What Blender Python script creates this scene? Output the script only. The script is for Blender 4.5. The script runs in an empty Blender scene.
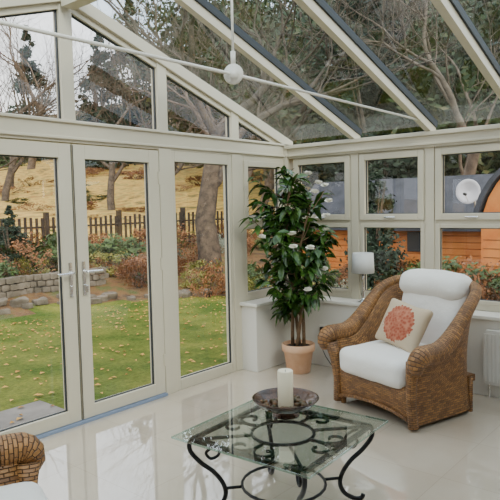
import bpy, math, random
from mathutils import Vector, Matrix, noise
S=bpy.context.scene
# ---------------------------------------------------------------- materials
def newmat(name):
    m=bpy.data.materials.new(name); m.use_nodes=True
    nt=m.node_tree; nt.nodes.clear()
    out=nt.nodes.new('ShaderNodeOutputMaterial')
    return m,nt,out
def N(nt,t,**kw):
    n=nt.nodes.new(t)
    for k,v in kw.items(): setattr(n,k,v)
    return n
def pbr(name,col,rough=.5,metal=0,bump=0,bscale=50,var=None,vscale=5,spec=.5,coat=0,sheen=0):
    m,nt,out=newmat(name)
    b=N(nt,'ShaderNodeBsdfPrincipled')
    b.inputs['Base Color'].default_value=(*col,1); b.inputs['Roughness'].default_value=rough
    b.inputs['Metallic'].default_value=metal; b.inputs['Specular IOR Level'].default_value=spec
    b.inputs['Coat Weight'].default_value=coat; b.inputs['Sheen Weight'].default_value=sheen
    tc=N(nt,'ShaderNodeTexCoord')
    if var:
        n=N(nt,'ShaderNodeTexNoise'); n.inputs['Scale'].default_value=vscale; n.inputs['Detail'].default_value=7
        n.inputs['Roughness'].default_value=.65
        nt.links.new(tc.outputs['Object'],n.inputs['Vector'])
        r=N(nt,'ShaderNodeValToRGB'); cols=[col]+list(var)
        r.color_ramp.elements[0].position=.36; r.color_ramp.elements[0].color=(*cols[0],1)
        r.color_ramp.elements[1].position=.64; r.color_ramp.elements[1].color=(*cols[-1],1)
        for i,c in enumerate(cols[1:-1]):
            e=r.color_ramp.elements.new(.36+.28*(i+1)/(len(cols)-1)); e.color=(*c,1)
        nt.links.new(n.outputs['Fac'],r.inputs['Fac']); nt.links.new(r.outputs['Color'],b.inputs['Base Color'])
    if bump:
        n2=N(nt,'ShaderNodeTexNoise'); n2.inputs['Scale'].default_value=bscale; n2.inputs['Detail'].default_value=4
        nt.links.new(tc.outputs['Object'],n2.inputs['Vector'])
        bp=N(nt,'ShaderNodeBump'); bp.inputs['Strength'].default_value=bump; bp.inputs['Distance'].default_value=.02
        nt.links.new(n2.outputs['Fac'],bp.inputs['Height']); nt.links.new(bp.outputs['Normal'],b.inputs['Normal'])
    nt.links.new(b.outputs[0],out.inputs[0])
    return m
def glassmat(name,tint,base=.04,mx=.9,rough=0.0):
    m,nt,out=newmat(name)
    lw=N(nt,'ShaderNodeLayerWeight'); lw.inputs['Blend'].default_value=.5
    p=N(nt,'ShaderNodeMath',operation='POWER'); p.inputs[1].default_value=4.5
    nt.links.new(lw.outputs['Facing'],p.inputs[0])
    ml=N(nt,'ShaderNodeMath',operation='MULTIPLY_ADD'); ml.inputs[1].default_value=mx-base; ml.inputs[2].default_value=base
    nt.links.new(p.outputs[0],ml.inputs[0])
    t=N(nt,'ShaderNodeBsdfTransparent'); t.inputs[0].default_value=(*tint,1)
    g=N(nt,'ShaderNodeBsdfGlossy'); g.inputs['Roughness'].default_value=rough
    mx_=N(nt,'ShaderNodeMixShader')
    nt.links.new(ml.outputs[0],mx_.inputs[0]); nt.links.new(t.outputs[0],mx_.inputs[1]); nt.links.new(g.outputs[0],mx_.inputs[2])
    nt.links.new(mx_.outputs[0],out.inputs[0])
    return m
M={}
M['upvc']=pbr('cream_upvc',(.60,.545,.42),.3)
M['paint']=pbr('white_wall_paint',(.72,.69,.62),.7,bump=.05,bscale=120)
M['house']=pbr('house_plaster',(.44,.37,.28),.8,bump=.1,bscale=60)
M['sill']=pbr('white_sill',(.78,.75,.67),.3)
M['gasket']=pbr('dark_gasket',(.02,.025,.03),.5)
M['alu']=pbr('threshold_alu',(.28,.36,.52),.35,metal=.5)
M['chrome']=pbr('brushed_chrome',(.75,.75,.75),.2,metal=1)
M['glass']=glassmat('window_glass',(.94,.95,.93),.05,.8)
M['roofglass']=glassmat('roof_glass',(.74,.86,.93),.06,.8)
M['tglass']=glassmat('table_glass',(.88,.95,.93),.18,.95)
M['edge']=glassmat('table_glass_edge',(.45,.72,.64),.25,.8)
M['iron']=pbr('black_iron',(.008,.008,.010),.4,metal=.3)
M['linen']=pbr('white_cushion',(.84,.82,.76),.85,bump=.3,bscale=18,sheen=.2)
M['terra']=pbr('terracotta',(.66,.36,.20),.55,var=[(.76,.48,.30)],vscale=6)
M['soil']=pbr('soil',(.03,.02,.012),.95,bump=1,bscale=60)
M['stem']=pbr('plant_stem',(.10,.055,.025),.8,var=[(.20,.12,.06)],vscale=20)
M['leaf']=pbr('plant_leaf',(.010,.035,.006),.25,var=[(.030,.080,.012),(.08,.15,.022)],vscale=9)
M['petal']=pbr('white_petal',(.88,.85,.75),.5)
M['wax']=pbr('cream_candle',(.84,.76,.56),.45)
M['bowl']=pbr('dark_bronze_bowl',(.025,.013,.008),.25,var=[(.09,.04,.02)],vscale=12,metal=.4,coat=.3)
M['pebble']=pbr('bowl_pebbles',(.03,.04,.015),.6,var=[(.18,.08,.03)],vscale=30)
M['shade']=pbr('grey_lampshade',(.62,.62,.60),.8)
M['black']=pbr('black_plastic',(.02,.02,.02),.4)
M['rad']=pbr('radiator_white',(.72,.70,.64),.35)
M['bark']=pbr('bark',(.040,.030,.022),.9,var=[(.13,.095,.065)],vscale=6,bump=.8,bscale=14)
M['barkp']=pbr('bark_pale',(.09,.065,.048),.9,var=[(.20,.15,.11)],vscale=5)
M['ivy']=pbr('ivy_leaves',(.010,.022,.006),.6,var=[(.035,.06,.018),(.11,.095,.028)],vscale=1.2)
M['conif']=pbr('conifer_needles',(.005,.017,.008),.7,var=[(.018,.042,.018)],vscale=1.5)
M['shg']=pbr('shrub_green',(.015,.04,.008),.6,var=[(.07,.12,.025)],vscale=4)
M['shr']=pbr('shrub_russet',(.11,.038,.012),.7,var=[(.32,.14,.05)],vscale=4)
M['shy']=pbr('shrub_yellowgreen',(.12,.15,.025),.6,var=[(.32,.28,.07)],vscale=4)
M['shs']=pbr('shrub_silver',(.16,.21,.16),.7,var=[(.32,.34,.27)],vscale=4)
M['fence']=pbr('fence_wood',(.022,.015,.010),.9,var=[(.055,.036,.024)],vscale=8)
M['orange']=pbr('orange_timber',(.50,.15,.028),.6,var=[(.60,.22,.05)],vscale=3)
M['slate']=pbr('slate_roof',(.020,.025,.036),.7,var=[(.050,.056,.075)],vscale=3)
M['rock']=pbr('garden_rock',(.08,.07,.05),.9,var=[(.21,.18,.14)],vscale=3,bump=.6,bscale=12)
M['paving']=pbr('paving',(.16,.145,.135),.7,var=[(.24,.22,.20)],vscale=4)
M['field']=pbr('golden_field',(.12,.105,.024),.95,var=[(.40,.24,.045),(.56,.37,.085),(.28,.22,.05),(.36,.18,.035)],vscale=.9,bump=1,bscale=3)
M['bed']=pbr('bed_soil',(.05,.03,.014),.95,var=[(.16,.085,.03),(.07,.085,.022)],vscale=2.5,bump=1,bscale=8)
M['wood']=pbr('forest_floor',(.07,.045,.02),.95,var=[(.14,.09,.04),(.04,.06,.02)],vscale=.5)
M['dish']=pbr('silver_dish',(.62,.63,.68),.35)
M['fallen']=pbr('fallen_leaf',(.46,.20,.035),.8,var=[(.58,.34,.08),(.25,.10,.03)],vscale=2)
def lawnmat():
    m,nt,out=newmat('lawn_grass'); b=N(nt,'ShaderNodeBsdfPrincipled'); b.inputs['Roughness'].default_value=.95; b.inputs['Specular IOR Level'].default_value=.1
    tc=N(nt,'ShaderNodeTexCoord'); L=nt.links
    n=N(nt,'ShaderNodeTexNoise'); n.inputs['Scale'].default_value=1.1; n.inputs['Detail'].default_value=9; n.inputs['Roughness'].default_value=.7
    L.new(tc.outputs['Object'],n.inputs['Vector'])
    r=N(nt,'ShaderNodeValToRGB'); e=r.color_ramp.elements
    e[0].position=.38; e[0].color=(.055,.095,.014,1); e[1].position=.66; e[1].color=(.20,.205,.042,1)
    L.new(n.outputs['Fac'],r.inputs['Fac'])
    n2=N(nt,'ShaderNodeTexNoise'); n2.inputs['Scale'].default_value=24; n2.inputs['Detail'].default_value=5; n2.inputs['Roughness'].default_value=.7
    L.new(tc.outputs['Object'],n2.inputs['Vector'])
    mx=N(nt,'ShaderNodeMixRGB',blend_type='OVERLAY'); mx.inputs['Fac'].default_value=1
    L.new(r.outputs['Color'],mx.inputs[1]); L.new(n2.outputs['Fac'],mx.inputs[2])
    L.new(mx.outputs[0],b.inputs['Base Color'])
    bp=N(nt,'ShaderNodeBump'); bp.inputs['Strength'].default_value=1; L.new(n2.outputs['Fac'],bp.inputs['Height']); L.new(bp.outputs[0],b.inputs['Normal'])
    L.new(b.outputs[0],out.inputs[0]); return m
M['lawn']=lawnmat()
def floormat():
    m,nt,out=newmat('polished_cream_tile'); b=N(nt,'ShaderNodeBsdfPrincipled'); L=nt.links
    tc=N(nt,'ShaderNodeTexCoord')
    br=N(nt,'ShaderNodeTexBrick',offset=0.0); br.inputs['Scale'].default_value=1
    br.inputs['Brick Width'].default_value=.6; br.inputs['Row Height'].default_value=.6
    br.inputs['Mortar Size'].default_value=.002; br.inputs['Mortar Smooth'].default_value=.2
    br.inputs['Color1'].default_value=(.58,.50,.385,1); br.inputs['Color2'].default_value=(.56,.48,.37,1)
    br.inputs['Mortar'].default_value=(.46,.39,.30,1)
    L.new(tc.outputs['Object'],br.inputs['Vector'])
    n=N(nt,'ShaderNodeTexNoise'); n.inputs['Scale'].default_value=3; n.inputs['Detail'].default_value=6
    L.new(tc.outputs['Object'],n.inputs['Vector'])
    mx=N(nt,'ShaderNodeMixRGB',blend_type='SOFT_LIGHT'); mx.inputs['Fac'].default_value=.25
    L.new(br.outputs['Color'],mx.inputs[1]); L.new(n.outputs['Fac'],mx.inputs[2]); L.new(mx.outputs[0],b.inputs['Base Color'])
    b.inputs['Roughness'].default_value=.03; b.inputs['IOR'].default_value=1.9
    b.inputs['Coat Weight'].default_value=.8; b.inputs['Coat Roughness'].default_value=.01; b.inputs['Coat IOR'].default_value=1.7
    L.new(b.outputs[0],out.inputs[0]); return m
M['tile']=floormat()
def wickermat():
    m,nt,out=newmat('wicker_weave'); b=N(nt,'ShaderNodeBsdfPrincipled'); L=nt.links
    uv=N(nt,'ShaderNodeTexCoord')
    br=N(nt,'ShaderNodeTexBrick'); br.inputs['Scale'].default_value=1
    br.inputs['Brick Width'].default_value=.042; br.inputs['Row Height'].default_value=.016
    br.inputs['Mortar Size'].default_value=.0028; br.inputs['Mortar Smooth'].default_value=1
    br.inputs['Color1'].default_value=(.38,.185,.058,1); br.inputs['Color2'].default_value=(.18,.08,.027,1); br.inputs['Mortar'].default_value=(.022,.009,.003,1)
    L.new(uv.outputs['UV'],br.inputs['Vector'])
    n=N(nt,'ShaderNodeTexNoise'); n.inputs['Scale'].default_value=9; L.new(uv.outputs['Object'],n.inputs['Vector'])
    mx=N(nt,'ShaderNodeMixRGB',blend_type='OVERLAY'); mx.inputs['Fac'].default_value=.5
    L.new(br.outputs['Color'],mx.inputs[1]); L.new(n.outputs['Fac'],mx.inputs[2]); L.new(mx.outputs[0],b.inputs['Base Color'])
    b.inputs['Roughness'].default_value=.45
    bp=N(nt,'ShaderNodeBump'); bp.inputs['Strength'].default_value=.9; bp.inputs['Distance'].default_value=.005; bp.invert=True
    L.new(br.outputs['Fac'],bp.inputs['Height']); L.new(bp.outputs[0],b.inputs['Normal'])
    L.new(b.outputs[0],out.inputs[0]); return m
M['wicker']=wickermat()
def pillowmat():
    m,nt,out=newmat('pillow_flower_print'); b=N(nt,'ShaderNodeBsdfPrincipled'); L=nt.links
    tc=N(nt,'ShaderNodeTexCoord')
    sp=N(nt,'ShaderNodeSeparateXYZ'); L.new(tc.outputs['Object'],sp.inputs[0])
    cb=N(nt,'ShaderNodeCombineXYZ'); L.new(sp.outputs['X'],cb.inputs['X']); L.new(sp.outputs['Z'],cb.inputs['Y'])
    ln=N(nt,'ShaderNodeVectorMath',operation='LENGTH'); L.new(cb.outputs[0],ln.inputs[0])
    vo=N(nt,'ShaderNodeTexVoronoi'); vo.inputs['Scale'].default_value=48; L.new(cb.outputs[0],vo.inputs['Vector'])
    ad=N(nt,'ShaderNodeMath',operation='MULTIPLY_ADD'); ad.inputs[1].default_value=.03; L.new(vo.outputs['Distance'],ad.inputs[0]); L.new(ln.outputs['Value'],ad.inputs[2])
    lt=N(nt,'ShaderNodeMath',operation='LESS_THAN'); lt.inputs[1].default_value=.155; L.new(ad.outputs[0],lt.inputs[0])
    gt=N(nt,'ShaderNodeValToRGB'); e=gt.color_ramp.elements
    e[0].position=.2; e[0].color=(.34,.07,.035,1); e[1].position=.9; e[1].color=(.52,.21,.12,1)
    L.new(vo.outputs['Distance'],gt.inputs['Fac'])
    mx=N(nt,'ShaderNodeMixRGB'); mx.inputs[1].default_value=(.55,.44,.30,1); L.new(lt.outputs[0],mx.inputs['Fac']); L.new(gt.outputs['Color'],mx.inputs[2])
    L.new(mx.outputs[0],b.inputs['Base Color']); b.inputs['Roughness'].default_value=.9
    L.new(b.outputs[0],out.inputs[0]); return m
M['pillow']=pillowmat()
# ---------------------------------------------------------------- mesh builder
class MB:
    def __init__(s): s.v=[];s.f=[];s.m=[];s.sm=[];s.uv=[];s.mats=[]
    def mi(s,k):
        if k not in s.mats: s.mats.append(k)
        return s.mats.index(k)
    def add(s,vs,fs,mat,smooth=False,uvs=None):
        o=len(s.v); s.v+= [tuple(p) for p in vs]; i=s.mi(mat)
        for k,f in enumerate(fs):
            s.f.append(tuple(o+a for a in f)); s.m.append(i); s.sm.append(smooth)
            s.uv.append(uvs[k] if uvs else None)
    def box(s,x0,x1,y0,y1,z0,z1,mat):
        x0,x1=sorted((x0,x1));y0,y1=sorted((y0,y1));z0,z1=sorted((z0,z1))
        vs=[(x0,y0,z0),(x1,y0,z0),(x1,y1,z0),(x0,y1,z0),(x0,y0,z1),(x1,y0,z1),(x1,y1,z1),(x0,y1,z1)]
        s.add(vs,[(0,3,2,1),(4,5,6,7),(0,1,5,4),(1,2,6,5),(2,3,7,6),(3,0,4,7)],mat)
    def prism_xz(s,poly,y0,y1,mat):
        n=len(poly); vs=[(x,y0,z) for x,z in poly]+[(x,y1,z) for x,z in poly]
        fs=[tuple(range(n)),tuple(reversed(range(n,2*n)))]+[(i,i+n,(i+1)%n+n,(i+1)%n) for i in range(n)]
        s.add(vs,fs,mat)
    def prism_yz(s,poly,x0,x1,mat):
        n=len(poly); vs=[(x0,y,z) for y,z in poly]+[(x1,y,z) for y,z in poly]
        fs=[tuple(reversed(range(n))),tuple(range(n,2*n))]+[(i,(i+1)%n,(i+1)%n+n,i+n) for i in range(n)]
        s.add(vs,fs,mat)
    def prism_xy(s,poly,z0,z1,mat):
        n=len(poly); vs=[(x,y,z0) for x,y in poly]+[(x,y,z1) for x,y in poly]
        fs=[tuple(reversed(range(n))),tuple(range(n,2*n))]+[(i,(i+1)%n,(i+1)%n+n,i+n) for i in range(n)]
        s.add(vs,fs,mat)
    def poly(s,pts,mat): s.add(pts,[tuple(range(len(pts)))],mat)
    def tube(s,path,rad,seg,mat,cap=True,closed=False,flat=1.0):
        path=[Vector(p) for p in path]; n=len(path)
        if not hasattr(rad,'__len__'): rad=[rad]*n
        vs=[];L=0;Ls=[]
        prev=None
        for i,p in enumerate(path):
            if closed: t=path[(i+1)%n]-path[i-1]
            else: t=path[min(i+1,n-1)]-path[max(i-1,0)]
            t.normalize()
            if prev is None:
                a=Vector((0,0,1)) if abs(t.z)<.9 else Vector((1,0,0))
                u=t.cross(a).normalized()
            else: u=(prev-t*prev.dot(t)).normalized()
            prev=u; w=t.cross(u)
            if i: L+=(p-path[i-1]).length
            Ls.append(L)
            for k in range(seg):
                a=2*math.pi*k/seg
                vs.append(p+(u*math.cos(a)+w*math.sin(a)*flat)*rad[i])
        fs=[];uv=[]
        rng=n if closed else n-1
        for i in range(rng):
            j=(i+1)%n
            for k in range(seg):
                k2=(k+1)%seg
                fs.append((i*seg+k,i*seg+k2,j*seg+k2,j*seg+k))
                c=2*math.pi*rad[i]/seg
                Lj=Ls[j] if j else Ls[i]+.02
                uv.append([(k*c,Ls[i]),((k+1)*c,Ls[i]),((k+1)*c,Lj),(k*c,Lj)])
        if cap and not closed:
            fs.append(tuple(reversed(range(seg)))); uv.append(None)
            fs.append(tuple((n-1)*seg+k for k in range(seg))); uv.append(None)
        s.add(vs,fs,mat,True,uv)
    def lathe(s,prof,c,seg,mat):
        vs=[];n=len(prof)
        for r,z in prof:
            for k in range(seg):
                a=2*math.pi*k/seg; vs.append((c[0]+r*math.cos(a),c[1]+r*math.sin(a),c[2]+z))
        fs=[(i*seg+k,i*seg+(k+1)%seg,(i+1)*seg+(k+1)%seg,(i+1)*seg+k) for i in range(n-1) for k in range(seg)]
        if prof[0][0]>1e-4: fs.append(tuple(reversed(range(seg))))
        if prof[-1][0]>1e-4: fs.append(tuple((n-1)*seg+k for k in range(seg)))
        s.add(vs,fs,mat,True)
    def rbox(s,c,h,r,mat,n=12,bulge=(0,0,0),nz=0,mtx=None,seed=0,pinch=0):
        vs=[];fs=[];c=Vector(c)
        for ax in range(3):
            for sg in (-1,1):
                o=len(vs)
                for i in range(n+1):
                    for j in range(n+1):
                        a=math.sin((i/n-.5)*math.pi)*.999;b=math.sin((j/n-.5)*math.pi)*.999
                        a=.5*a+.5*(2*i/n-1); b=.5*b+.5*(2*j/n-1)
                        p=[0,0,0];p[ax]=sg;p[(ax+1)%3]=a;p[(ax+2)%3]=b
                        P=Vector([p[k]*h[k] for k in range(3)])
                        q=Vector([max(-(h[k]-r),min(h[k]-r,P[k])) for k in range(3)])
                        d=P-q
                        if d.length>0: d=d.normalized()*r
                        P=q+d
                        for k in range(3):
                            o1,o2=(k+1)%3,(k+2)%3
                            w=max(0,1-(P[o1]/h[o1])**2)*max(0,1-(P[o2]/h[o2])**2)
                            P[k]+=bulge[k]*w*(P[k]/h[k])
                        if pinch:
                            f=1+pinch*(abs(P[0]/h[0])**3*abs(P[2]/h[2])**3)
                            P[0]*=f;P[2]*=f
                        if nz:
                            P+=Vector(noise.noise_vector(P*7+Vector((seed,seed,0))))*nz
                        P=P+c
                        if mtx: P=mtx@P
                        vs.append(P)
                for i in range(n):
                    for j in range(n):
                        f=(o+i*(n+1)+j,o+(i+1)*(n+1)+j,o+(i+1)*(n+1)+j+1,o+i*(n+1)+j+1)
                        fs.append(f if sg>0 else f[::-1])
        s.add(vs,fs,mat,True)
    def out(s,name,bevel=0,parent=None,weld=False):
        me=bpy.data.meshes.new(name)
        me.from_pydata(s.v,[],s.f)
        for k in s.mats: me.materials.append(M[k])
        me.polygons.foreach_set('material_index',s.m); me.polygons.foreach_set('use_smooth',s.sm)
        if any(u for u in s.uv):
            ul=me.uv_layers.new(name='UVMap'); li=0
            for f,u in zip(s.f,s.uv):
                for k in range(len(f)):
                    if u: ul.data[li].uv=u[k]
                    li+=1
        me.update()
        ob=bpy.data.objects.new(name,me); S.collection.objects.link(ob)
        if weld:
            w=ob.modifiers.new('weld','WELD'); w.merge_threshold=.0005
        if bevel:
            b=ob.modifiers.new('bevel','BEVEL'); b.width=bevel; b.segments=2; b.limit_method='ANGLE'; b.angle_limit=math.radians(50)
        if parent: ob.parent=parent
        return ob
def empty(name,loc=(0,0,0),rz=0):
    e=bpy.data.objects.new(name,None); S.collection.objects.link(e); e.location=loc; e.rotation_euler=(0,0,rz); e.empty_display_size=.1
    return e
# ---------------------------------------------------------------- room shell
XL=-5.2; YB=-4.85; RX=-2.54; SL=.334; Z0=2.15
def zr(x):
    return Z0+SL*(-x) if x>=RX else Z0+SL*(-RX)-SL*(RX-x)
b=MB(); b.box(XL-.1,.14,YB-.1,.09,-.12,0,'tile'); b.out('floor')
b=MB(); b.box(XL-.1,.14,YB-.1,YB,0,3.2,'house'); b.out('wall_back')
b=MB(); b.box(XL-.1,XL,YB,.08,0,2.4,'house'); b.out('wall_left')
b=MB(); b.box(XL,-.2,YB,YB+.015,0,.12,'sill'); b.out('baseboard_back',.003)
b=MB()
b.prism_xy([(-.76,-.19),(-.20,-.19),(-.20,YB),(.10,YB),(.10,.08),(-.76,.08)],0,.62,'paint')
b.out('wall_right',.004)
b=MB()
b.prism_xy([(-.785,-.215),(-.225,-.215),(-.225,YB+.01),(.0,YB+.01),(.0,.0),(-.785,.0)],.62,.65,'sill')
b.out('trim_1',.006)
b=MB()
b.box(XL,.12,0,.10,2.03,2.19,'upvc')
b.box(XL,.12,-.02,0,2.05,2.07,'upvc')
b.box(XL,.12,-.02,0,2.165,2.185,'upvc')
b.box(-.045,.10,-.045,.08,.65,2.15,'upvc')
posts=[(-.845,-.715),(-1.73,-1.60),(-3.48,-3.35),(-4.36,-4.23)]
for a,c in posts: b.box(a,c,-.01,.08,0,2.04,'upvc')
b.box(XL,XL+.07,0,.08,0,2.04,'upvc')
gm=[-.78,-1.665,RX,-3.415,-4.295]
for g in gm: b.box(g-.05,g+.05,0,.08,2.18,zr(g)+.03,'upvc')
for (xa,xb) in ((RX,.1),(XL,RX)):
    b.prism_xz([(xa,zr(xa)+.005),(xb,zr(xb)+.005),(xb,zr(xb)+.10),(xa,zr(xa)+.10)],-.02,.09,'upvc')
    b.prism_xz([(xa,zr(xa)-.04),(xb,zr(xb)-.04),(xb,zr(xb)+.005),(xa,zr(xa)+.005)],.01,.07,'upvc')
b.out('wall_front',.004)
b=MB()
ed=[-.0,-.78,-1.665,RX,-3.415,-4.295,XL]
for i in range(len(ed)-1):
    a,c=ed[i],ed[i+1]
    b.poly([(a,.04,2.18),(c,.04,2.18),(c,.04,zr(c)),(a,.04,zr(a))],'glass')
    for x in (a-.053 if i else a-.05,c+.053):
        b.box(x-.005,x+.005,.03,.05,2.19,max(2.2,zr(x)-.035),'gasket')
    b.box(a-.05,c+.05,.03,.05,2.188,2.197,'gasket')
    b.prism_xz([(a-.05,zr(a-.05)-.05),(c+.05,zr(c+.05)-.05),(c+.05,zr(c+.05)-.038),(a-.05,zr(a-.05)-.038)],.03,.05,'gasket')
b.out('window_gable')
def pane_x(b,x0,x1,z0,z1,y,mat='glass'):
    b.poly([(x0,y,z0),(x1,y,z0),(x1,y,z1),(x0,y,z1)],mat)
    g=.009
    b.box(x0,x1,y-.012,y+.008,z0,z0+g,'gasket');b.box(x0,x1,y-.012,y+.008,z1-g,z1,'gasket')
    b.box(x0,x0+g,y-.012,y+.008,z0,z1,'gasket');b.box(x1-g,x1,y-.012,y+.008,z0,z1,'gasket')
def frame_x(b,x0,x1,z0,z1,w,y0,y1,wb=None,mat='upvc'):
    wb=wb or w
    b.box(x0,x0+w,y0,y1,z0,z1,mat);b.box(x1-w,x1,y0,y1,z0,z1,mat)
    b.box(x0+w,x1-w,y0,y1,z0,z0+wb,mat);b.box(x0+w,x1-w,y0,y1,z1-w,z1,mat)
def leaf(name,x0,x1,hx,hdir):
    b=MB(); frame_x(b,x0,x1,.025,2.02,.10,-.006,.06,.09)
    pane_x(b,x0+.098,x1-.098,.113,1.922,.03)
    z=1.08
    b.rbox((hx,-.012,z-.02),(.015,.007,.125),.006,'chrome',4)
    b.tube([(hx,-.015,z+.03),(hx,-.055,z+.03)],.010,10,'chrome')
    b.tube([(hx,-.055,z+.03),(hx+hdir*.02,-.062,z+.03),(hx+hdir*.13,-.062,z+.028)],.010,10,'chrome')
    b.tube([(hx,-.016,z-.07),(hx,-.03,z-.07)],.009,10,'chrome')
    if hdir>0:
        b.box(hx-.004,hx+.004,-.05,-.02,z-.075,z-.065,'chrome'); b.box(hx-.010,hx+.010,-.052,-.048,z-.12,z-.07,'chrome')
    for zz in (.3,1.1,1.8):
        hxx=x0+.006 if hdir<0 else x1-.006
        b.box(hxx-.008,hxx+.008,-.016,-.005,zz-.05,zz+.05,'upvc')
    b.box(x0-.002 if hdir>0 else x1-.004,x0+.004 if hdir>0 else x1+.002,-.0075,-.004,.03,2.015,'gasket')
    return b.out(name,.004)
leaf('door_1',-2.533,-1.735,-2.485,1)
leaf('door_2',-3.345,-2.547,-2.595,-1)
b=MB(); b.box(-3.35,-1.73,-.03,.10,0,.022,'alu'); b.out('trim_2',.003)
def side(name,x0,x1):
    b=MB(); frame_x(b,x0,x1,.0,2.03,.045,0,.07,.09); pane_x(b,x0+.043,x1-.043,.088,1.945,.03)
    b.box(x0+.045,x1-.045,0,.07,1.94,1.99,'upvc')
    b.out(name,.004)
side('window_1',-1.60,-.845)
side('window_2',-4.23,-3.48)
side('window_3',-5.13,-4.36)
def casement_x(name,x0,x1):
    b=MB(); frame_x(b,x0,x1,.65,2.03,.04,0,.07,.06)
    b.box(x0+.04,x1-.04,0,.07,1.365,1.41,'upvc')
    frame_x(b,x0+.035,x1-.035,1.41,1.99,.055,-.015,.055); pane_x(b,x0+.09,x1-.09,1.464,1.936,.025)
    frame_x(b,x0+.035,x1-.035,.70,1.37,.03,-.003,.055); pane_x(b,x0+.063,x1-.063,.728,1.342,.025)
    b.tube([((x0+x1)/2-.05,-.03,1.43),((x0+x1)/2+.05,-.03,1.43)],.008,8,'chrome')
    b.box((x0+x1)/2-.02,(x0+x1)/2+.02,-.03,-.014,1.42,1.44,'chrome')
    b.out(name,.004)
casement_x('window_4',-.715,-.045)
cent=[.81,1.55,2.29,3.03,3.77,4.51]
b=MB()
for c in cent: b.box(-.01,.08,-c-.04,-c+.04,.65,2.04,'upvc')
b.box(-.03,.14,YB,0-.0,2.03,2.16,'upvc'); b.box(-.05,-.03,YB,-.02,2.05,2.07,'upvc'); b.box(-.06,-.0,YB,-.02,2.13,2.165,'upvc')
b.out('trim_3',.004)
def pane_y(b,y0,y1,z0,z1,x,mat='glass'):
    b.poly([(x,y0,z0),(x,y1,z0),(x,y1,z1),(x,y0,z1)],mat); g=.008
    b.box(x-.012,x+.008,y0,y1,z0,z0+g,'gasket');b.box(x-.012,x+.008,y0,y1,z1-g,z1,'gasket')
    b.box(x-.012,x+.008,y0,y0+g,z0,z1,'gasket');b.box(x-.012,x+.008,y1-g,y1,z0,z1,'gasket')
def frame_y(b,y0,y1,z0,z1,w,x0,x1,wb=None):
    wb=wb or w
    b.box(x0,x1,y0,y0+w,z0,z1,'upvc');b.box(x0,x1,y1-w,y1,z0,z1,'upvc')
    b.box(x0,x1,y0+w,y1-w,z0,z0+wb,'upvc');b.box(x0,x1,y0+w,y1-w,z1-w,z1,'upvc')
def casement_y(name,y0,y1):
    b=MB(); frame_y(b,y0,y1,.65,2.03,.02,0,.07,.06)
    b.box(0,.07,y0+.02,y1-.02,1.36,1.41,'upvc')
    frame_y(b,y0+.012,y1-.012,1.405,2.015,.055,-.018,.055); pane_y(b,y0+.065,y1-.065,1.459,1.961,.025)
    frame_y(b,y0+.012,y1-.012,.70,1.37,.035,-.004,.055); pane_y(b,y0+.045,y1-.045,.733,1.337,.025)
    m=(y0+y1)/2
    b.tube([(-.034,m-.055,1.43),(-.034,m+.055,1.43)],.008,8,'chrome'); b.box(-.034,-.017,m-.02,m+.02,1.42,1.44,'chrome')
    b.out(name,.004)
ys=[-.09]+[-c for c in cent]
k=5
for i in range(len(ys)-1):
    casement_y('window_%d'%k,ys[i+1]+.04,ys[i]-(.04 if i else 0)); k+=1
raf=[-c for c in cent]
b=MB()
for y in raf:
    for xa,xb in ((RX,.06),(XL,RX)):
        b.prism_xz([(xa,zr(xa)),(xb,zr(xb)),(xb,zr(xb)+.10),(xa,zr(xa)+.10)],y-.026,y+.026,'upvc')
        b.prism_xz([(xa,zr(xa)+.07),(xb,zr(xb)+.07),(xb,zr(xb)+.125),(xa,zr(xa)+.125)],y-.040,y+.040,'gasket')
b.box(RX-.05,RX+.05,YB,-.03,zr(RX)-.05,zr(RX)+.14,'upvc')
for xa,xb in ((RX,.14),(XL,RX)):
    for i in range(7):
        y0=([0]+raf+[YB])[i]; y1=([0]+raf+[YB])[i+1]
        b.poly([(xa,y0,zr(xa)+.10),(xb,y0,zr(xb)+.10),(xb,y1,zr(xb)+.10),(xa,y1,zr(xa)+.10)],'roofglass')
b.out('ceiling')
b=MB(); ty=-1.55; tz=2.262
b.tube([(XL+.02,ty,tz-.02),(RX,ty,tz),(-.03,ty,tz-.02)],.0085,10,'sill')
b.tube([(RX-.012,ty-.012,tz),(RX+.012,ty+.012,tz)],.052,28,'sill')
b.tube([(RX-.022,ty-.022,tz),(RX+.022,ty+.022,tz)],.03,20,'sill')
b.tube([(RX,ty,tz+.04),(RX,ty,zr(RX)-.04)],.007,10,'sill')
b.tube([(RX,ty,tz+.05),(RX,ty,tz+.12)],.013,10,'sill')
b.out('tie_rod')
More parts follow.
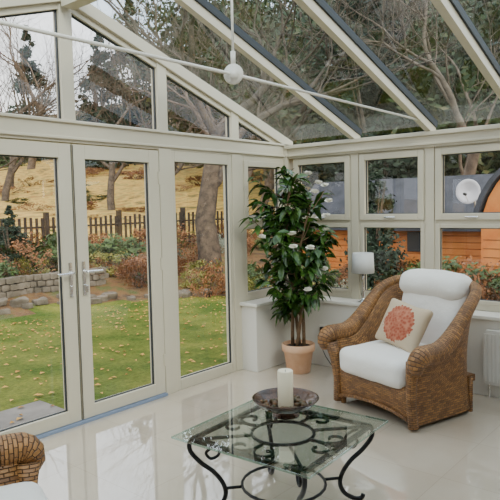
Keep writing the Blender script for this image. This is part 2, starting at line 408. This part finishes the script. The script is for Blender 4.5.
# ---------------------------------------------------------------- furniture
def sm(t): t=max(0,min(1,t)); return t*t*(3-2*t)
def armchair(name,loc,rz):
    e=empty(name,loc,rz)
    b=MB()
    path=[]
    hw=.40; yf=-.38; yb=.36; rc=.24
    for i in range(13): path.append((-hw,yf+(yb-rc-yf)*i/12))
    for i in range(1,9):
        a=math.pi-math.pi/2*i/8; path.append((-hw+rc+rc*math.cos(a),yb-rc+rc*math.sin(a)))
    for i in range(1,7): path.append((-hw+rc+(2*(hw-rc))*i/6,yb))
    mir=[(-x,y) for x,y in path[:21]][::-1]
    path=path+mir[1:]
    n=len(path)
    def top(x,y):
        t=sm((y+.26)/.56)
        return .54+.385*t+ .03*math.cos(min(1,abs(x)/.3)*math.pi/2)*t
    rings=[];Ls=[0]
    def offs(f,y):
        fl=1-sm((y+.0)/.36)
        return -.035*math.sin(f*math.pi)*.9+(.055+.03*fl)*f**3
    for i in range(n):
        x,y=path[i]
        x0,y0=path[max(i-1,0)];x1,y1=path[min(i+1,n-1)]
        t=Vector((x1-x0,y1-y0)).normalized(); nrm=Vector((-t.y,t.x))
        if i: Ls.append(Ls[-1]+math.hypot(x-path[i-1][0],y-path[i-1][1]))
        H=top(x,y)
        ring=[];zz=[]
        K=12
        for k in range(K+1):
            f=k/K; z=.03+(H-.03)*f
            off=offs(f,y)
            ring.append((x+nrm.x*off,y+nrm.y*off,z));zz.append(z)
        for k in range(K,-1,-1):
            f=k/K; z=.03+(H-.03)*f
            off=offs(f,y)-.05
            ring.append((x+nrm.x*off,y+nrm.y*off,z));zz.append(z+.3)
        rings.append((ring,zz))
    m=len(rings[0][0]); vs=[p for r,_ in rings for p in r]; fs=[];uv=[]
    for i in range(n-1):
        for k in range(m-1):
            fs.append((i*m+k,i*m+k+1,(i+1)*m+k+1,(i+1)*m+k))
            z=rings[i][1]
            uv.append([(Ls[i],z[k]),(Ls[i],z[k+1]),(Ls[i+1],z[k+1]),(Ls[i+1],z[k])])
    h=m//2
    for i in (0,n-1):
        z=rings[i][1]
        for k in range(h-1):
            fs.append((i*m+k,i*m+k+1,i*m+m-2-k,i*m+m-1-k)); uv.append([(0,z[k]),(0,z[k+1]),(.05,z[k+1]),(.05,z[k])])
    b.add(vs,fs,'wicker',True,uv)
    rail=[];rad=[]
    for i in range(n):
        r=rings[i][0]; p=(Vector(r[h-1])+Vector(r[h]))/2
        t=sm((path[i][1]+.25)/.5)
        rail.append(p+Vector((0,0,-.005))); rad.append(.070-.030*t)
    def scroll(p0,sx):
        out=[]
        for a in (.35,.8,1.3,1.9,2.5,3.1):
            out.append(Vector((p0.x+sx*.006,p0.y-.05*math.sin(a)-.012*a,p0.z-.05*(1-math.cos(a)))))
        return out
    s0=scroll(rail[0],-1)[::-1]; s1=scroll(rail[-1],1)
    rr=[.03,.045,.056,.064,.068,.070]
    b.tube(s0+rail+s1,rr+rad+rr[::-1],12,'wicker')
    for sx in (-1,1):
        b.tube([(sx*.385,-.385,.02),(sx*.375,-.395,.2),(sx*.39,-.41,.36),(sx*.42,-.42,.48)],[.038,.034,.040,.055],12,'wicker')
    vs=[];fs=[];uv=[]
    nx=20
    for i in range(nx+1):
        x=-.37+.74*i/nx
        for y,z in ((-.385,.05+.05*math.sin(i/nx*math.pi)),(-.40,.18),(-.405,.29),(-.35,.30)):
            vs.append((x,y,z))
    for i in range(nx):
        for k in range(3):
            fs.append((i*4+k,(i+1)*4+k,(i+1)*4+k+1,i*4+k+1))
            u0=i*.037;u1=u0+.037;z0=[.05,.18,.31,.36][k];z1=[.05,.18,.31,.36][k+1]
            uv.append([(u0,z0),(u1,z0),(u1,z1),(u0,z1)])
    b.add(vs,fs,'wicker',True,uv)
    b.tube([(-.37,-.395,.06),(-.2,-.395,.095),(0,-.395,.105),(.2,-.395,.095),(.37,-.395,.06)],.014,8,'wicker')
    b.box(-.35,.35,-.36,.32,.22,.27,'wicker')
    for sx in (-1,1):
        for y in (-.36,.26): b.tube([(sx*.35,y,0),(sx*.35,y,.26)],.022,10,'wicker')
    b.out('wicker_shell',0,e)
    c=MB(); c.rbox((0,-.12,.365),(.325,.335,.095),.06,'linen',14,(0.0,.015,.03),.008,seed=3); c.out('seat_cushion',0,e,weld=True)
    c=MB(); mt=Matrix.Translation((0,.195,.40))@Matrix.Rotation(math.radians(-13),4,'X')
    c.rbox((0,0,.29),(.30,.075,.31),.065,'linen',14,(0.0,.03,.0),.012,mt,seed=9)
    c.rbox((0,-.02,.515),(.31,.115,.10),.09,'linen',12,(0,.01,.02),.012,mt,seed=5)
    c.out('back_cushion',0,e,weld=True)
    return e
ch=(-.77,-1.72,0); az=math.radians(163)
def face(azm): return azm+math.pi/2
armchair('wicker_armchair',ch,face(az))
armchair('wicker_armchair',(-4.26,-1.62,0),face(math.radians(-20)))
p=MB(); p.rbox((0,0,0),(.195,.035,.165),.03,'pillow',14,(0,.045,0),.006,pinch=.10)
po=p.out('throw_pillow',0,weld=True)
Mc=Matrix.Translation(ch)@Matrix.Rotation(face(az),4,'Z')
po.matrix_world=Mc@Matrix.Translation((.03,-.10,.640))@Matrix.Rotation(math.radians(-26),4,'X')@Matrix.Rotation(math.radians(8),4,'Y')
tc=Vector((-2.617,-1.90,0)); e=empty('glass_coffee_table',tc,math.radians(3.5))
g=MB(); g.box(-.40,.40,-.40,.40,.408,.42,'tglass')
g.m=[g.mi('tglass'),g.mi('tglass')]+[g.mi('edge')]*4
g.out('glass_top',.002,e)
b=MB(); zt=.395
for hh in (.33,):
    for s_ in (-1,1):
        b.box(-hh,hh,s_*hh-.010,s_*hh+.010,zt-.008,zt+.010,'iron'); b.box(s_*hh-.010,s_*hh+.010,-hh,hh,zt-.008,zt+.010,'iron')
def arc(cx,cy,rad,a0,a1,z=zt,n=14,k=1.0):
    return [(cx+rad*(k**(i/n))*math.cos(a0+(a1-a0)*i/n),cy+rad*(k**(i/n))*math.sin(a0+(a1-a0)*i/n),z) for i in range(n+1)]
b.tube(arc(0,0,.16,0,2*math.pi,n=32)[:-1],.009,6,'iron',closed=True)
for q in range(4):
    a=q*math.pi/2
    ca,sa=math.cos(a),math.sin(a)
    def rot(pts): return [(x*ca-y*sa,x*sa+y*ca,z) for x,y,z in pts]
    b.tube(rot([(.16,0,zt),(.33,0,zt)]),.009,6,'iron')
    b.tube(rot([(.113,.113,zt),(.33,.33,zt)]),.009,6,'iron')
    b.tube(rot(arc(.255,.075,.065,-math.pi/2,math.pi*1.2,k=.35)),.008,6,'iron')
    b.tube(rot(arc(.255,-.075,.065,math.pi/2,-math.pi*1.2,k=.35)),.008,6,'iron')
    prof=[(.445,.392),(.475,.375),(.47,.33),(.42,.27),(.36,.22),(.315,.16),(.30,.10),(.325,.045),(.38,.012),(.415,.012),(.425,.03)]
    def cr(P,n=5):
        o=[]
        for i in range(len(P)-1):
            p0=P[max(i-1,0)];p1=P[i];p2=P[i+1];p3=P[min(i+2,len(P)-1)]
            for j in range(n):
                t=j/n
                o.append(tuple(.5*((2*p1[c])+(-p0[c]+p2[c])*t+(2*p0[c]-5*p1[c]+4*p2[c]-p3[c])*t*t+(-p0[c]+3*p1[c]-3*p2[c]+p3[c])*t**3) for c in range(2)))
        o.append(P[-1]); return o
    b.tube(rot([(d*.7071,d*.7071,z+.002) for d,z in cr(prof)]),.012,8,'iron')
    prof2=[(.40,.385),(.34,.36),(.33,.31),(.37,.29),(.395,.32),(.375,.34)]
    b.tube(rot([(d*.7071,d*.7071,z) for d,z in cr(prof2)]),.008,6,'iron')
b.tube([(.215*math.cos(t*math.pi/12)*1.0,.215*math.sin(t*math.pi/12),.13) for t in range(24)],.008,6,'iron',closed=True)
for q in range(4):
    a=math.pi/4+q*math.pi/2
    b.tube([(.215*math.cos(a),.215*math.sin(a),.13),(.305*math.cos(a),.305*math.sin(a),.13)],.008,6,'iron')
b.out('iron_base',0,e)
bc=(-2.456,-1.80,.421)
b=MB(); b.lathe([(.001,.0),(.075,.0),(.07,.012),(.05,.022),(.09,.035),(.14,.055),(.175,.088),(.182,.098),(.176,.10),(.165,.088),(.13,.062),(.08,.045),(.001,.04)],bc,40,'bowl')
rr=random.Random(3)
for i in range(60):
    a=rr.random()*6.28; d=.055+.085*rr.random()
    b.rbox((bc[0]+d*math.cos(a),bc[1]+d*math.sin(a),bc[2]+.056+.12*max(0,d-.07)),(.013,.011,.008),.0075,'pebble',3)
b.out('decorative_bowl')
b=MB(); b.lathe([(.001,0),(.040,0),(.042,.004),(.042,.195),(.039,.2),(.020,.192),(.001,.190)],(bc[0],bc[1],bc[2]+.047),32,'wax')
b.tube([(bc[0],bc[1],bc[2]+.235),(bc[0]+.002,bc[1],bc[2]+.25)],.0015,6,'black'); b.out('pillar_candle')
# potted plant
pc=Vector((-.50,-.48,0)); e=empty('potted_camellia',pc)
b=MB(); b.lathe([(.001,0),(.105,0),(.11,.01),(.135,.19),(.150,.20),(.155,.215),(.155,.265),(.148,.27),(.138,.265),(.135,.24),(.001,.24)],(0,0,0),36,'terra')
b.lathe([(.134,.238),(.07,.25),(.001,.252)],(0,0,0),24,'soil'); b.out('terracotta_pot',0,e)
b=MB(); L=MB(); P=MB(); rp=random.Random(11)
def leafmesh(mb,p,d,ln,w,mat,droop=.3):
    d=d.normalized(); up=Vector((0,0,1)); sd=d.cross(up)
    if sd.length<.1: sd=Vector((1,0,0))
    sd.normalize(); ro=rp.uniform(-.8,.8); nn=sd.cross(d).normalized()
    sd=(sd*math.cos(ro)+nn*math.sin(ro)); nn=sd.cross(d).normalized()
    vs=[];fs=[]
    for i,(t,ww) in enumerate(((0,.12),(.25,.75),(.5,1),(.78,.68),(1,.03))):
        c=p+d*ln*t-Vector((0,0,1))*droop*ln*t*t
        vs+= [c+sd*w*ww*.5+nn*w*.16*ww,c,c-sd*w*ww*.5+nn*w*.16*ww]
    if min(v.z for v in vs)<.70:      # stay clear of the low wall and sill
        if max(v.x for v in vs)>.26 or max(v.y for v in vs)>.25: return
    for v in vs:
        if v.x>.40: v.x=.40-.1*(v.x-.40)
        if v.y>.40: v.y=.40-.1*(v.y-.40)
    for i in range(4):
        o=i*3; fs+=[(o,o+1,o+4,o+3),(o+1,o+2,o+5,o+4)]
    mb.add(vs,fs,mat,True)
def flower(mb,p):
    for k in range(10):
        a=k*2.4; d=Vector((math.cos(a),math.sin(a),.3+.12*k))
        leafmesh(mb,p,d,.048,.044,'petal',.1)
stems=[]
for s_ in range(4):
    a=s_*1.57+.4; pts=[]; top=[1.76,1.57,1.4,1.66][s_]
    for i in range(9):
        t=i/8; tw=a+t*3.0; rad=.035*(1-t)+.02+ .12*t*t
        pts.append(Vector((rad*math.cos(tw),rad*math.sin(tw),.24+(top-.24)*t)))
    b.tube(pts,[.017-.010*i/8 for i in range(9)],8,'stem'); stems.append(pts)
for i in range(84):
    st=stems[i%4]; t=rp.uniform(.22,1.0); k=t*8; j=min(7,int(k)); o=st[j].lerp(st[j+1],k-j)
    a=rp.uniform(0,6.283); zf=(o.z-.55)/1.2
    ln=rp.uniform(.16,.36)*(1-.40*max(0,zf-.5)/.5)
    d=Vector((math.cos(a),math.sin(a),rp.uniform(.0,.6)))
    pts=[o+d*ln*u+Vector((0,0,.10*u*u*ln*3)) for u in (0,.35,.7,1)]
    mxx=.38 if pts[0].z>.72 else .24
    for q_ in pts: q_.x=min(q_.x,mxx); q_.y=min(q_.y,mxx)
    b.tube(pts,[.006,.005,.004,.002],5,'stem')
    for q in range(15):
        u=rp.uniform(.25,1.05); pp=o+d*ln*u+Vector((0,0,.3*u*u*ln))
        dd=Vector((math.cos(a+rp.uniform(-1.7,1.7)),math.sin(a+rp.uniform(-1.7,1.7)),rp.uniform(-.7,.6)))
        leafmesh(L,pp,dd,rp.uniform(.10,.155),rp.uniform(.045,.066),'leaf',rp.uniform(.1,.6))
    if i%7==1: flower(P,pts[-1]+Vector((0,0,.03)))
for q in range(60):
    st=stems[q%4]; pp=st[-1]+Vector((rp.uniform(-.05,.05),rp.uniform(-.05,.05),rp.uniform(-.1,.06)))
    leafmesh(L,pp,Vector((rp.uniform(-1,1),rp.uniform(-1,1),rp.uniform(.2,1.4))),.14,.06,'leaf',.2)
for (x,y,z) in ((-.14,-.30,1.66),(-.05,-.36,1.45),(.12,-.28,1.58),(-.31,-.18,1.3),(.0,-.14,1.83),(-.26,-.33,1.18),(-.02,-.26,1.74)): flower(P,Vector((x,y,z)))
b.out('trunk',0,e); L.out('leaves',0,e); P.out('flowers',0,e)
lp=(-.13,-.96,.651)
b=MB(); b.lathe([(.001,0),(.06,0),(.06,.012),(.02,.02),(.014,.04),(.022,.07),(.012,.11),(.010,.20),(.012,.26),(.001,.27)],lp,24,'chrome')
b.lathe([(.105,.27),(.096,.455),(.094,.455),(.103,.27)],lp,36,'shade')
b.tube([(lp[0]-.095,lp[1],lp[2]+.43),(lp[0]+.095,lp[1],lp[2]+.43)],.003,6,'chrome'); b.tube([(lp[0],lp[1],lp[2]+.26),(lp[0],lp[1],lp[2]+.43)],.005,6,'chrome'); b.out('table_lamp')
b=MB(); b.rbox((-.245,-2.62,.33),(.025,.50,.22),.012,'rad',6)
for i in range(33): b.box(-.275,-.266,-3.09+i*.03,-3.068+i*.03,.14,.52,'rad')
b.box(-.225,-.201,-3.0,-2.9,.2,.4,'rad'); b.box(-.225,-.201,-2.3,-2.2,.2,.4,'rad')
b.tube([(-.25,-2.15,.12),(-.25,-2.15,0)],.008,8,'chrome'); b.tube([(-.25,-3.09,.12),(-.25,-3.09,0)],.008,8,'chrome')
b.out('radiator',.002)
b=MB(); b.rbox((-.207,-.60,.36),(.006,.075,.045),.004,'sill',3); b.rbox((-.228,-.575,.36),(.02,.026,.028),.008,'black',4)
b.tube([(-.24,-.575,.34),(-.25,-.57,.2),(-.22,-.6,.1),(-.21,-.66,.02)],.004,6,'black'); b.out('wall_socket')
# ---------------------------------------------------------------- exterior
def ss(a,b_,x): t=max(0,min(1,(x-a)/(b_-a))); return t*t*(3-2*t)
def hz(x,y):
    z=-.13+.30*ss(5.0,6.6,y)+.095*max(0,y-8)+.10*ss(2,10,x)*ss(3,9,y)*3
    z+=.16*max(0,x-12)+.10*max(0,x-24)
    z+=.3*noise.noise(Vector((x*.14,y*.14,0)))*ss(8,20,math.hypot(x,y))
    return z
def coords(lo,hi,near0,near1,st):
    c=[near0]
    while c[-1]<near1: c.append(c[-1]+st)
    s2=st
    while c[-1]<hi: s2*=1.12; c.append(c[-1]+s2)
    s2=st
    while c[0]>lo: s2*=1.12; c.insert(0,c[0]-s2)
    return c
xs=coords(-60,90,-9,12,.35); ysg=coords(-50,95,-6,11,.35)
b=MB(); nx,ny=len(xs),len(ysg)
vs=[(x,y,hz(x,y)) for y in ysg for x in xs]
groups={'lawn':[], 'bed':[], 'field':[], 'wood':[]}
def edge_y(x): return 5.0+.45*math.sin(x*.7+1)-.9*ss(0,4,x)
for j in range(ny-1):
    for i in range(nx-1):
        x=(xs[i]+xs[i+1])/2;y=(ysg[j]+ysg[j+1])/2
        f=(j*nx+i,j*nx+i+1,(j+1)*nx+i+1,(j+1)*nx+i)
        if xs[i]>=XL and xs[i+1]<=.0 and ysg[j]>=YB and ysg[j+1]<=0: continue
        if x<3.3 and y<edge_y(x): k_='lawn'
        elif y<10 and x<13: k_='bed'
        elif x<26 and y<52: k_='field'
        else: k_='wood'
        groups[k_].append(f)
b.v=vs
for k_,fl in groups.items():
    mi=b.mi(k_)
    for f in fl: b.f.append(f);b.m.append(mi);b.sm.append(True);b.uv.append(None)
b.out('garden_ground')
b=MB(); b.box(-7,-2.3,.12,1.0,-.14,-.09,'paving')
b.out('patio',.005)
b=MB(); ro=random.Random(5)
for i in range(1900):
    x=ro.uniform(-7,3.2);y=ro.uniform(.2,4.8)
    if ro.random()>.35+.65*(y/5.2): continue
    a=ro.uniform(0,6.28);s_=ro.uniform(.018,.038);z=-.115 if not(x<-2.25 and y<1.05) else -.083
    ca,sa=math.cos(a)*s_,math.sin(a)*s_; z=max(z,hz(x,y)+.014)
    b.add([(x+ca,y+sa,z),(x-sa*.7,y+ca*.7,z+.012),(x-ca,y-sa,z),(x+sa*.7,y-ca*.7,z+.008)],[(0,1,2,3)],'fallen')
b.out('fallen_leaves')
b=MB()
for i in range(75):
    t=i/74; x=-9+13*t+ro.uniform(-.1,.1); y=edge_y(x)+.15+ro.uniform(-.1,.35); s_=ro.uniform(.05,.13)
    b.rbox((x,y,hz(x,y)+s_*.30),(s_,s_*.8,s_*.55),s_*.22,'rock',5,(0,0,0),.35*s_,seed=i)
for i in range(20):
    for r_ in range(3):
        x=-.6+i*.14+(.07 if r_%2 else 0); y=6.15+.05*math.sin(i)
        b.rbox((x,y,hz(x,6.0)+.06+r_*.115),(.068,.10,.055),.018,'rock',3,(0,0,0),.012,seed=i+r_)
b.out('rockery_stones')
def cloud(nclump,nleaf,rad,size,mat,seed,shape='ell',twigs=True):
    r_=random.Random(seed); b=MB()
    for c in range(nclump):
        if shape=='ell':
            while True:
                p=Vector((r_.uniform(-1,1),r_.uniform(-1,1),r_.uniform(-1,1)))
                if p.length<1: break
            p=Vector((p.x*rad[0],p.y*rad[1],(p.z+1)*rad[2])); cr_=.33*min(rad)
        else:
            t=r_.random()**1.4; a=r_.uniform(0,6.28); rr_=(1-t)*rad[0]*r_.uniform(.4,1)
            p=Vector((rr_*math.cos(a),rr_*math.sin(a),t*2*rad[2])); cr_=.25*rad[0]*(1.15-t)
        for q in range(nleaf):
            o_=p+Vector((r_.gauss(0,1),r_.gauss(0,1),r_.gauss(0,.8)))*cr_*.6
            if o_.z<0: o_.z=-o_.z*.5
            d=Vector((r_.gauss(0,1),r_.gauss(0,1),r_.gauss(0,1))).normalized(); w=d.orthogonal().normalized()
            s_=size*r_.uniform(.6,1.3)
            b.add([o_+d*s_,o_+w*s_*.5,o_-d*s_,o_-w*s_*.5],[(0,1,2,3)],mat)
    if twigs:
        for q in range(10):
            a=r_.uniform(0,6.28); b.tube([(0,0,-.1),(rad[0]*.3*math.cos(a),rad[1]*.3*math.sin(a),rad[2]*.8),(rad[0]*.7*math.cos(a),rad[1]*.7*math.sin(a),rad[2]*1.5)],[.02*rad[2]+.005,.012*rad[2]+.003,.003],4,'bark')
    return b
def inst(mesh_ob,name,loc,sc=1,rz=0):
    o_=bpy.data.objects.new(name,mesh_ob.data); S.collection.objects.link(o_)
    o_.location=loc; o_.scale=(sc,sc,sc) if not hasattr(sc,'__len__') else sc; o_.rotation_euler=(0,0,rz); return o_
shr=[]
for i,(mt_,sz) in enumerate((('shg',.045),('shr',.045),('shy',.04),('shs',.035),('shr',.03),('shg',.06))):
    shr.append(cloud(22,42,(.55,.55,.4),sz,mt_,20+i).out('shrub'))
for i,s_ in enumerate(shr): s_.location=(-8+i*2.2,6.8,hz(-8+i*2.2,6.8))
for i in range(190):
    x=ro.uniform(-9,9.5); y=ro.uniform(edge_y(min(x,3.3))+.6,9.6) if x<3.3 else ro.uniform(3.0,9.5)
    if 5.4<x and y<6.5: continue
    if -1.2<x<2.6 and y<6.2: continue
    if 4.3<x<5.7 and 5.2<y<6.7: continue
    inst(ro.choice(shr+[shr[1],shr[4]]),'shrub',(x,y,hz(x,y)-.03),ro.uniform(.35,.75)*(1+.5*(y>7)),ro.uniform(0,6))
for i in range(40):
    x=ro.uniform(2.2,6.6); y=ro.uniform(-.2,4.2) if x>3 else ro.uniform(-4,1)
    if x>4 and y<.6: y+=.9
    inst(ro.choice([shr[1],shr[2],shr[3],shr[4],shr[0]]),'shrub',(x,y,hz(x,y)-.03),ro.uniform(.35,.8),ro.uniform(0,6))
for i in range(12):   # shrubs in front of the arched cabin
    x=ro.uniform(2.6,4.0); y=ro.uniform(-2.6,.3)
    inst(ro.choice([shr[1],shr[0],shr[4]]),'shrub',(x,y,hz(x,y)-.03),ro.uniform(.8,1.1),ro.uniform(0,6))
for i in range(90):
    x=ro.uniform(-10,24); y=ro.uniform(15,48)
    inst(ro.choice([shr[0],shr[1],shr[4],shr[4],shr[1]]),'shrub',(x,y,hz(x,y)-.15),(ro.uniform(.9,2.6),ro.uniform(.9,2),ro.uniform(.4,1.0)),ro.uniform(0,6))
b=MB()
P0=Vector((-6,13.0)); P1=Vector((8.6,8.6)); nf=110
for i in range(nf):
    t=i/(nf-1); q=P0.lerp(P1,t); z=hz(q.x,q.y); h_=.95+ro.uniform(-.03,.03)
    b.box(q.x-.035,q.x+.035,q.y-.01,q.y+.01,z-.05,z+h_,'fence')
    if i%14==0: b.box(q.x-.06,q.x+.06,q.y+.02,q.y+.12,z-.1,z+1.1,'fence')
    if i<nf-1:
        q2=P0.lerp(P1,(i+1)/(nf-1)); z2=hz(q2.x,q2.y)
        for hh in (.25,.72):
            b.tube([(q.x,q.y+.03,z+hh),(q2.x,q2.y+.03,z2+hh)],.025,4,'fence',cap=False)
b.out('picket_fence')
def grow(b,p,d,r_,L_,dep,rg,mat,up=.12,seg=6,kids=(2,3)):
    pts=[p];rad=[r_];n=5
    q=p.copy();dd=d.normalized()
    for i in range(n):
        dd=(dd+Vector((rg.gauss(0,.16),rg.gauss(0,.16),rg.gauss(0,.10)+up*.5))).normalized()
        q=q+dd*L_/n; pts.append(q.copy()); rad.append(r_*(1-.42*(i+1)/n))
    b.tube(pts,rad,max(3,seg),mat,cap=False)
    if dep<=0: return
    nk=rg.randint(*kids)
    for k_ in range(nk+1):
        j=n if k_==0 else rg.randint(2,n)
        ang=rg.uniform(.25,.5) if k_==0 else rg.uniform(.5,1.05)
        ax=dd.orthogonal().normalized(); ax=Matrix.Rotation(rg.uniform(0,6.28),3,dd)@ax
        nd=Matrix.Rotation(ang,3,ax)@dd
        if nd.z<-.1: nd.z*=-.3
        grow(b,pts[j],nd,rad[j]*(.85 if k_==0 else .6),L_*rg.uniform(.66,.86),dep-1,rg,mat,up,seg-1,kids)
def tree(seed,r_,L_,dep,mat,lean=(0,0,1),up=.12):
    b=MB(); rg=random.Random(seed); grow(b,Vector((0,0,-.2)),Vector(lean),r_,L_,dep,rg,mat,up,8)
    return b
tb=tree(4,.29,3.4,6,'bark',(-.02,.0,1))
t0=tb.out('bare_tree'); t0.location=(5.0,5.95,hz(5.0,5.95))
t1=tree(12,.20,3.0,5,'barkp').out('bare_tree'); t1.location=(-1.5,19,hz(-1.5,19))
t2=tree(23,.16,3.2,5,'bark').out('bare_tree'); t2.location=(9,13,hz(9,13))
for (x,y,s_) in ((2,24,1.1),(7,22,1.3),(12,19,1.2),(14,12,1.3),(16,8,1.2),(13,3.5,1.2),(17,-1,1.3),(20,16,1.5),(25,8,1.5),(24,1,1.5),(-3,30,1.2),(5,36,1.4),(14,32,1.6),(22,26,1.7),(30,18,1.7),(11,27,1.3),(28,-4,1.5),(20,40,1.7),(8,48,1.6),(0,46,1.5),(15,48,1.7),(3,13.5,.9),(4,50,1.6),(12,55,1.7),(10,9.5,1.0),(-.5,14.5,.8),(12,-2,1.1)):
    inst(ro.choice([t1,t2]),'bare_tree',(x,y,hz(x,y)),s_,ro.uniform(0,6))
iv=cloud(80,55,(2.6,2.6,3.4),.16,'ivy',77).out('ivy_clad_tree'); iv.location=(17,9.5,hz(17,9.5)+1)
co=cloud(120,60,(2.2,2.2,4.2),.15,'conif',78,'cone').out('conifer_tree'); co.location=(14.5,6.8,hz(14.5,6.8))
for (x,y,s_) in ((22,5,1.4),(21,20,1.4),(29,13,1.6),(20,-2,1.3),(31,3,1.6),(28,25,1.6),(33,-5,1.6),(31,34,1.8),(38,12,2.0),(38,24,2.0),(17,4,1.2),(18,13,1.2)):
    inst(iv,'ivy_clad_tree',(x,y,hz(x,y)+ro.uniform(-.5,1)),(s_,s_,s_*1.1),ro.uniform(0,6))
for (x,y,s_) in ((19,2,1.5),(24,10,1.7),(28,18,1.7),(24,-5,1.5),(26,50,1.5),(32,42,1.7),(40,34,2.0),(24,36,1.3),(17,8.5,1.45)):
    inst(co,'conifer_tree',(x,y,hz(x,y)-.3),s_,ro.uniform(0,6))
inst(co,'conifer_tree',(6.0,2.25,hz(6.0,2.25)-.1),(.34,.34,.36),1)
inst(co,'conifer_tree',(1.2,8.0,hz(1.2,8.0)-.1),(.28,.28,.19),1)
for i in range(30):
    t=i/29; x=-16+50*t; y=52-4*t
    inst(iv,'ivy_clad_tree',(x,y,hz(x,y)-1.2),(ro.uniform(.6,1.0),.6,ro.uniform(.14,.30)*(1+1.6*ss(10,24,x))),ro.uniform(0,6))
# cabins
cx,cy=8.95,3.0; gz=hz(7.6,cy)-.15; e_=empty('garden_cabin',(cx,cy,gz)); b=MB(); w_=2.6; d_=4.9
for i in range(10): b.box(-w_/2,w_/2,-d_/2,d_/2,i*.14,i*.14+.132,'orange')
b.prism_xz([(-w_/2,1.4),(w_/2,1.4),(0,2.35)],-d_/2,d_/2,'orange')
b.prism_xz([(-w_/2-.25,1.22),(0,2.37),(0,2.47),(-w_/2-.25,1.32)],-d_/2-.2,d_/2+.2,'slate')
b.prism_xz([(w_/2+.25,1.22),(w_/2+.25,1.32),(0,2.47),(0,2.37)],-d_/2-.2,d_/2+.2,'slate')
b.box(-w_/2-.03,-w_/2,-1.5,-.7,.75,1.2,'gasket'); b.out('cabin_body',.01,e_)
cx,cy=5.9,-1.80; e_=empty('arched_log_cabin',(cx,cy,hz(cx,cy)-.1)); b=MB()
arcp=[(1.45*math.cos(a*math.pi/16),1.35+1.30*math.sin(a*math.pi/16)) for a in range(17)]
b.prism_yz([(-1.4,0),(1.4,0)]+[(y*.965,z) for y,z in arcp],-1.3,1.3,'orange')
for i in range(16):
    (ya,za),(yb_,zb)=arcp[i],arcp[i+1]
    b.prism_yz([(ya,za),(ya*1.05,za+.05),(yb_*1.05,zb+.05),(yb_,zb)],-1.38,1.4,'slate')
for i in range(9): b.box(-1.305,-1.3,-1.36,1.36,.06+i*.14,.068+i*.14,'fence')
b.box(-1.33,-1.3,-.45,.45,.1,1.75,'fence')
b.out('cabin_body',0,e_)
dx,dy=7.2,.74; dz=1.77; sc_=1.2
b=MB(); pr=[(.001,.0),(.08,.008),(.15,.03),(.205,.06),(.21,.064),(.205,.07),(.15,.042),(.001,.012)]
vs=[];n_=len(pr)
for r_,z in pr:
    for k in range(28):
        a=2*math.pi*k/28; vs.append((dx-z*sc_,dy+sc_*r_*math.cos(a),dz+sc_*r_*math.sin(a)))
b.add(vs,[(i*28+k,i*28+(k+1)%28,(i+1)*28+(k+1)%28,(i+1)*28+k) for i in range(n_-1) for k in range(28)],'dish',True)
b.tube([(dx+.03,dy,dz),(dx+.30,dy,dz-.05),(dx+.38,dy,gz+1.3)],.022,8,'rad'); b.tube([(dx-.02,dy,dz-.23),(dx-.24,dy,dz-.06)],.008,6,'rad'); b.tube([(dx-.20,dy,dz-.06),(dx-.28,dy,dz-.05)],.03,10,'black')
b.out('satellite_dish')
# ---------------------------------------------------------------- light
w=bpy.data.worlds.new('overcast'); S.world=w; w.use_nodes=True; nt=w.node_tree
bg=nt.nodes['Background']; tcn=nt.nodes.new('ShaderNodeTexCoord'); ns=nt.nodes.new('ShaderNodeTexNoise'); ns.inputs['Scale'].default_value=2.5; ns.inputs['Detail'].default_value=5
rp_=nt.nodes.new('ShaderNodeValToRGB'); rp_.color_ramp.elements[0].position=.35; rp_.color_ramp.elements[0].color=(.76,.82,.93,1); rp_.color_ramp.elements[1].position=.65; rp_.color_ramp.elements[1].color=(1,.97,.94,1)
nt.links.new(tcn.outputs['Generated'],ns.inputs['Vector']); nt.links.new(ns.outputs['Fac'],rp_.inputs['Fac']); nt.links.new(rp_.outputs['Color'],bg.inputs['Color'])
bg.inputs['Strength'].default_value=2.8
sl=bpy.data.lights.new('sun','SUN'); sl.energy=3.2; sl.angle=math.radians(20); sl.color=(1,.91,.76)
so=bpy.data.objects.new('sun',sl); S.collection.objects.link(so)
sd=Vector((.35,.75,-.55)).normalized(); so.rotation_euler=sd.to_track_quat('-Z','Y').to_euler(); so.location=(-5,-5,10)
# ---------------------------------------------------------------- camera
cam=bpy.data.cameras.new('camera'); co_=bpy.data.objects.new('camera',cam); S.collection.objects.link(co_)
al=math.radians(40.3); th=math.radians(4.13); ro_=.021
d=Vector((math.cos(th)*math.cos(al),math.cos(th)*math.sin(al),-math.sin(th))); r_=Vector((math.sin(al),-math.cos(al),0)); u=r_.cross(d)
r2=(r_-ro_*u).normalized(); u2=(u+ro_*r_).normalized()
mt=Matrix((( r2.x,u2.x,-d.x,-4.98),(r2.y,u2.y,-d.y,-3.71),(r2.z,u2.z,-d.z,1.55),(0,0,0,1)))
co_.matrix_world=mt; cam.sensor_width=36; cam.lens=36*596/500; cam.clip_start=.05; cam.clip_end=400
S.camera=co_
